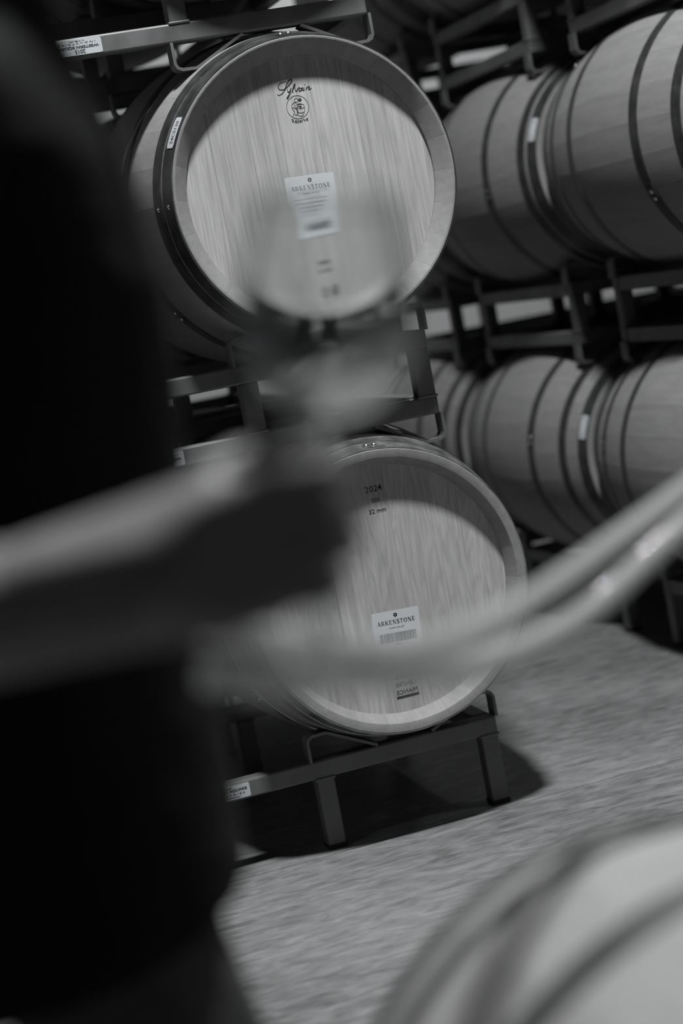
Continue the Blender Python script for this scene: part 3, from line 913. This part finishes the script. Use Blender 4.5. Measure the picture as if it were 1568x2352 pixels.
# left arm hanging, relaxed hand
LE, LWR = (0.0, 0.245, 1.02), (0.045, 0.245, 0.78)
chain(b, [(RL, 0.055), (LE, 0.043)])
chain(b, [(LE, 0.042), ((0.015, 0.247, 0.94), 0.044), (LWR, (0.029, 0.024, 0.03))])
hull(b, [(LWR, (0.027, 0.022, 0.028)), ((0.030, 0.245, 0.735), 0.015), ((0.070, 0.245, 0.735), 0.015), ((0.034, 0.245, 0.695), 0.012), ((0.080, 0.245, 0.700), 0.012)])
for x, k in ((0.082, 0.95), (0.066, 1.06), (0.050, 1.0), (0.034, 0.8)):
    chain(b, [((x, 0.246, 0.697), 0.0100), ((x + 0.004, 0.243, 0.697 - 0.042 * k), 0.0095), ((x + 0.006, 0.232, 0.697 - 0.066 * k), 0.0088), ((x + 0.006, 0.217, 0.697 - 0.082 * k), 0.0080)])
chain(b, [((0.070, 0.240, 0.755), 0.015), ((0.098, 0.228, 0.722), 0.0115), ((0.108, 0.220, 0.690), 0.0098)])
body = mobj('person', fuse(b, 'person', M_SKIN, 0.0036, 3))
body.matrix_world = PM
tag(body, 'person in a black short-sleeved shirt and grey trousers holding up an empty wine glass', 'person')

# shirt: loose trunk and short sleeves
def loft(dst, rings, n=40):
    """rings: (cx, cy, z, rx, ry, dz) ; dz lowers the back edge"""
    vs = []
    base = []
    for cx, cy, z, rx, ry, dz in rings:
        row = []
        for i in range(n):
            a = 2 * PI * i / n
            x = cx + rx * math.copysign(abs(math.cos(a)) ** 0.9, math.cos(a))
            y = cy + ry * math.copysign(abs(math.sin(a)) ** 0.85, math.sin(a))
            row.append(dst.verts.new((x, y, z + dz * math.cos(a))))
        base.append(row)
    for p, q_ in zip(base[:-1], base[1:]):
        for i in range(n): dst.faces.new((p[i], p[(i + 1) % n], q_[(i + 1) % n], q_[i]))
    dst.faces.new(base[0][::-1]); dst.faces.new(base[-1])
b = bmesh.new()
loft(b, [(0.006, 0, 0.680, 0.144, 0.205, 0.020), (0.010, 0, 0.80, 0.142, 0.203, 0.01), (0.019, 0, 0.92, 0.136, 0.190, 0), (0.034, 0, 1.05, 0.132, 0.178, 0),
         (0.045, 0, 1.17, 0.133, 0.185, 0), (0.045, 0, 1.27, 0.120, 0.195, 0), (0.050, 0, 1.33, 0.095, 0.180, 0), (0.055, 0, 1.375, 0.080, 0.120, 0), (0.062, 0, 1.405, 0.066, 0.072, 0), (0.066, 0, 1.415, 0.062, 0.066, 0)])
chain(b, [(RS, 0.068), (tuple(RS[i] + (ELB[i] - RS[i]) * 0.62 for i in range(3)), 0.060)])
chain(b, [(RL, 0.068), (tuple(RL[i] + (LE[i] - RL[i]) * 0.62 for i in range(3)), 0.060)])
sh = mobj('shirt', fuse(b, 'shirt', M_SHIRT, 0.006, 6), body)
sh['label'] = 'loose black short-sleeved shirt'
b = bmesh.new()
hull(b, [((0.002, -0.085, 0.86), (0.112, 0.10, 0.09)), ((0.002, 0.085, 0.86), (0.112, 0.10, 0.09)), ((0.015, 0, 0.97), (0.105, 0.15, 0.03))])
for sy, kx, ax in ((-1, 0.100, 0.070), (1, 0.045, -0.035)):
    chain(b, [((0.005, sy * 0.092, 0.82), (0.105, 0.092, 0.09)), ((kx, sy * 0.10 + (0.02 if sy < 0 else 0), 0.47), (0.074, 0.070, 0.07)), ((ax, sy * 0.10, 0.12), (0.066, 0.062, 0.05))])
tr = mobj('trousers', fuse(b, 'trousers', M_JEANS, 0.008, 5), body)
tr['label'] = 'grey denim trousers'
for sy, ax in ((-1, 0.070), (1, -0.035)):
    b = bmesh.new()
    hull(b, [((ax - 0.045, sy * 0.10, 0.040), (0.045, 0.040, 0.038)), ((ax + 0.11, sy * 0.105, 0.034), (0.06, 0.046, 0.032)), ((ax, sy * 0.10, 0.085), (0.055, 0.046, 0.03))])
    for v in b.verts: v.co.z = max(v.co.z, 0.004)
    shoe = mobj('shoe', fuse(b, 'shoe', M_SHOE, 0.006, 2), body)
    b = bmesh.new()
    hull(b, [((ax - 0.045, sy * 0.10, 0.010), (0.05, 0.042, 0.010)), ((ax + 0.115, sy * 0.105, 0.010), (0.064, 0.049, 0.010))])
    mobj('sole', fuse(b, 'sole', M_INK, 0.005, 1), shoe)
b = bmesh.new()
hull(b, [((0.075, 0, 1.580), (0.098, 0.083, 0.085)), ((0.060, 0, 1.545), (0.088, 0.082, 0.085))])
hull(b, [((0.030, 0, 1.52), (0.060, 0.070, 0.06)), ((0.012, 0, 1.44), (0.035, 0.055, 0.05))])
hair = mobj('hair', fuse(b, 'hair', M_HAIR, 0.006, 4), body)
hair['label'] = 'dark hair down to the neck'
for sy in (-1, 1):
    b = bmesh.new()
    ball(b, (0, 0, 0), 0.0125)
    mobj('eye', bm_mesh(b, 'eye', M_STICKER, True), body, (0.172, sy * 0.031, 1.532))

# ------------------------------------------------------------------ wine glass
def glass_mat(name, rough, col):
    m, n, l, b = material(name, col, rough)
    b.inputs['Transmission Weight'].default_value = 1.0
    b.inputs['IOR'].default_value = 1.48
    return m
M_GLASS = glass_mat('clear_glass', 0.02, (0.96, 0.97, 0.97))
GB = PM @ Vector((0.247, -0.3815, 0.929))
GT = PM @ Vector((0.302, -0.352, 1.193))
gz = (GT - GB).normalized()
gx = gz.cross(Vector((0, 1, 0))).normalized()
gy = gz.cross(gx)
gl = empty('wine_glass')
gl.matrix_world = Matrix(((gx.x, gy.x, gz.x, GB.x), (gx.y, gy.y, gz.y, GB.y), (gx.z, gy.z, gz.z, GB.z), (0, 0, 0, 1)))
tag(gl, 'empty tall-stemmed wine glass held upright in the fist', 'wine glass')
def bowl_r(z):  # z 0..1 from the bowl's bottom to its rim
    P = [(0, 0.004), (0.02, 0.016), (0.07, 0.029), (0.16, 0.0405), (0.28, 0.0485), (0.40, 0.0515), (0.55, 0.0500), (0.75, 0.0455), (1.0, 0.0405)]
    for (a, ra), (c, rc) in zip(P[:-1], P[1:]):
        if a <= z <= c:
            t = (z - a) / (c - a)
            return ra + (rc - ra) * t
    return P[-1][1]
ZB, ZT = 0.137, 0.267
zs = [i / 40 for i in range(41)]
rs = [bowl_r(z) for z in zs]
for _ in range(3): rs = [rs[0]] + [(rs[i - 1] + 2 * rs[i] + rs[i + 1]) / 4 for i in range(1, 40)] + [rs[40]]
outer = [(0.0, ZB - 0.002)] + [(r, ZB + (ZT - ZB) * z) for z, r in zip(zs, rs)]
inner = [(max(r - 0.0012, 0.0), ZB + 0.004 + (ZT - ZB - 0.004) * z) for z, r in zip(zs, rs)][::-1] + [(0.0, ZB + 0.003)]
mobj('bowl', lathe_mesh('bowl', outer + inner, 64, M_GLASS), gl)
mobj('stem', lathe_mesh('stem', [(0.0, 0.005), (0.010, 0.006), (0.0055, 0.014), (0.0043, 0.03), (0.0042, 0.09), (0.0048, 0.115), (0.008, ZB - 0.001), (0.0, ZB)], 24, M_GLASS), gl)
mobj('foot', lathe_mesh('foot', [(0.0, 0.0), (0.036, 0.0), (0.0368, 0.001), (0.036, 0.002), (0.016, 0.0045), (0.0, 0.006)], 64, M_GLASS), gl)

# ------------------------------------------------------------------ clear hose
def hose(path, ro, ri, name, mat, sub=10, seg=24):
    P = [Vector(p) for p in path]
    Q = []
    for i in range(len(P) - 1):
        a, b_, c, d = P[max(i - 1, 0)], P[i], P[i + 1], P[min(i + 2, len(P) - 1)]
        for k in range(sub):
            t = k / sub
            Q.append(0.5 * ((2 * b_) + (c - a) * t + (2 * a - 5 * b_ + 4 * c - d) * t * t + (3 * b_ - a - 3 * c + d) * t ** 3))
    Q.append(P[-1])
    n = len(Q)
    vs, fs = [], []
    up = Vector((0, 1, 0))
    for i, q_ in enumerate(Q):
        d = (Q[min(i + 1, n - 1)] - Q[max(i - 1, 0)]).normalized()
        s = d.cross(up).normalized()
        up = s.cross(d).normalized()
        for rr in (ro, ri):
            for k in range(seg):
                a = 2 * PI * k / seg
                vs.append(q_ + (s * math.cos(a) + up * math.sin(a)) * rr)
    S2 = 2 * seg
    for i in range(n - 1):
        for k in range(seg):
            k2 = (k + 1) % seg
            fs.append((i * S2 + k, i * S2 + k2, i * S2 + S2 + k2, i * S2 + S2 + k))
            fs.append((i * S2 + seg + k2, i * S2 + seg + k, i * S2 + S2 + seg + k, i * S2 + S2 + seg + k2))
    for e, rev in ((0, False), (n - 1, True)):
        for k in range(seg):
            k2 = (k + 1) % seg
            q_ = (e * S2 + k, e * S2 + seg + k, e * S2 + seg + k2, e * S2 + k2)
            fs.append(q_[::-1] if rev else q_)
    me = mesh(name, vs, fs, mat, True)
    bm = bmesh.new(); bm.from_mesh(me); bmesh.ops.recalc_face_normals(bm, faces=bm.faces); bm.to_mesh(me); bm.free()
    return me
def hose_mat():
    """milky clear plastic: glossy skin over a lightly scattering wall"""
    m = bpy.data.materials.new('clear_hose_pvc')
    m.use_nodes = True
    n, l = m.node_tree.nodes, m.node_tree.links
    n.clear()
    out = n.new('ShaderNodeOutputMaterial')
    tr_ = n.new('ShaderNodeBsdfTransparent')
    df = n.new('ShaderNodeBsdfDiffuse'); df.inputs['Color'].default_value = (0.62, 0.62, 0.61, 1)
    m0 = n.new('ShaderNodeMixShader'); m0.inputs[0].default_value = 0.26
    l.new(tr_.outputs[0], m0.inputs[1]); l.new(df.outputs[0], m0.inputs[2])
    gs = n.new('ShaderNodeBsdfGlossy'); gs.inputs['Roughness'].default_value = 0.05
    mx = n.new('ShaderNodeMixShader'); mx.inputs[0].default_value = 0.12
    l.new(m0.outputs[0], mx.inputs[1]); l.new(gs.outputs[0], mx.inputs[2])
    l.new(mx.outputs[0], out.inputs['Surface'])
    vs_ = n.new('ShaderNodeVolumeScatter'); vs_.inputs['Density'].default_value = 90.0
    vs_.inputs['Color'].default_value = (0.93, 0.93, 0.92, 1)
    l.new(vs_.outputs[0], out.inputs['Volume'])
    return m
HOSE_A = [(-0.8543, -2.4877, 0.9550), (-0.8062, -2.4648, 0.9305), (-0.7534, -2.4363, 0.9084), (-0.6853, -2.3651, 0.8852), (-0.6071, -2.2835, 0.8745), (-0.5195, -2.2029, 0.8765), (-0.4324, -2.1342, 0.8869), (-0.3334, -2.0629, 0.9019), (-0.2411, -2.0227, 0.9255)]
HOSE_B = [(-0.8589, -2.4877, 0.9270), (-0.8169, -2.4640, 0.9085), (-0.7542, -2.4081, 0.8906), (-0.6712, -2.3098, 0.8575), (-0.5934, -2.2295, 0.836), (-0.5183, -2.1607, 0.8275), (-0.45, -2.1063, 0.8317), (-0.3829, -2.0576, 0.8462), (-0.3137, -2.0105, 0.8638), (-0.217, -1.9701, 0.8979)]
M_HOSE = hose_mat()
ho = mobj('clear_hose', hose(HOSE_A + [(-0.175, -2.08, 0.955), (-0.165, -2.22, 0.985), (-0.205, -2.38, 0.965), (-0.305, -2.52, 0.88), (-0.41, -2.572, 0.81), (FX + 0.018, FY + 0.016, 0.76), (FX, FY + 0.0115, 0.712), (FX, FY + 0.0115, 0.690)], 0.0112, 0.0080, 'clear_hose', M_HOSE))
tag(ho, 'thin translucent hose from the fist to the barrel bung, taking the higher curve', 'hose')
ho = mobj('clear_hose', hose(HOSE_B + [(-0.14, -2.01, 0.935), (-0.12, -2.21, 0.965), (-0.16, -2.40, 0.95), (-0.285, -2.585, 0.87), (-0.405, -2.635, 0.80), (FX + 0.018, FY - 0.018, 0.755), (FX, FY - 0.0115, 0.712), (FX, FY - 0.0115, 0.690)], 0.0112, 0.0080, 'clear_hose', M_HOSE))
tag(ho, 'thin translucent hose from the fist to the barrel bung, sagging in the lower curve', 'hose')
# timbers under the barrel on the floor
M_TIMBER = wood('timber', 0.16, (6, 60, 60), grain=0.4, rand=0.2)
for dy, nm in ((-0.25, 'nearer the aisle end'), (0.25, 'nearer the person')):
    tb = mobj('timber_block', box_mesh('timber_block', (0.52, 0.09, 0.034), M_TIMBER, 0.004), None, (FX, FY + dy, 0.017))
    tag(tb, 'rough timber block under the barrel lying on the floor, ' + nm, 'timber block', 'timbers under the floor barrel')
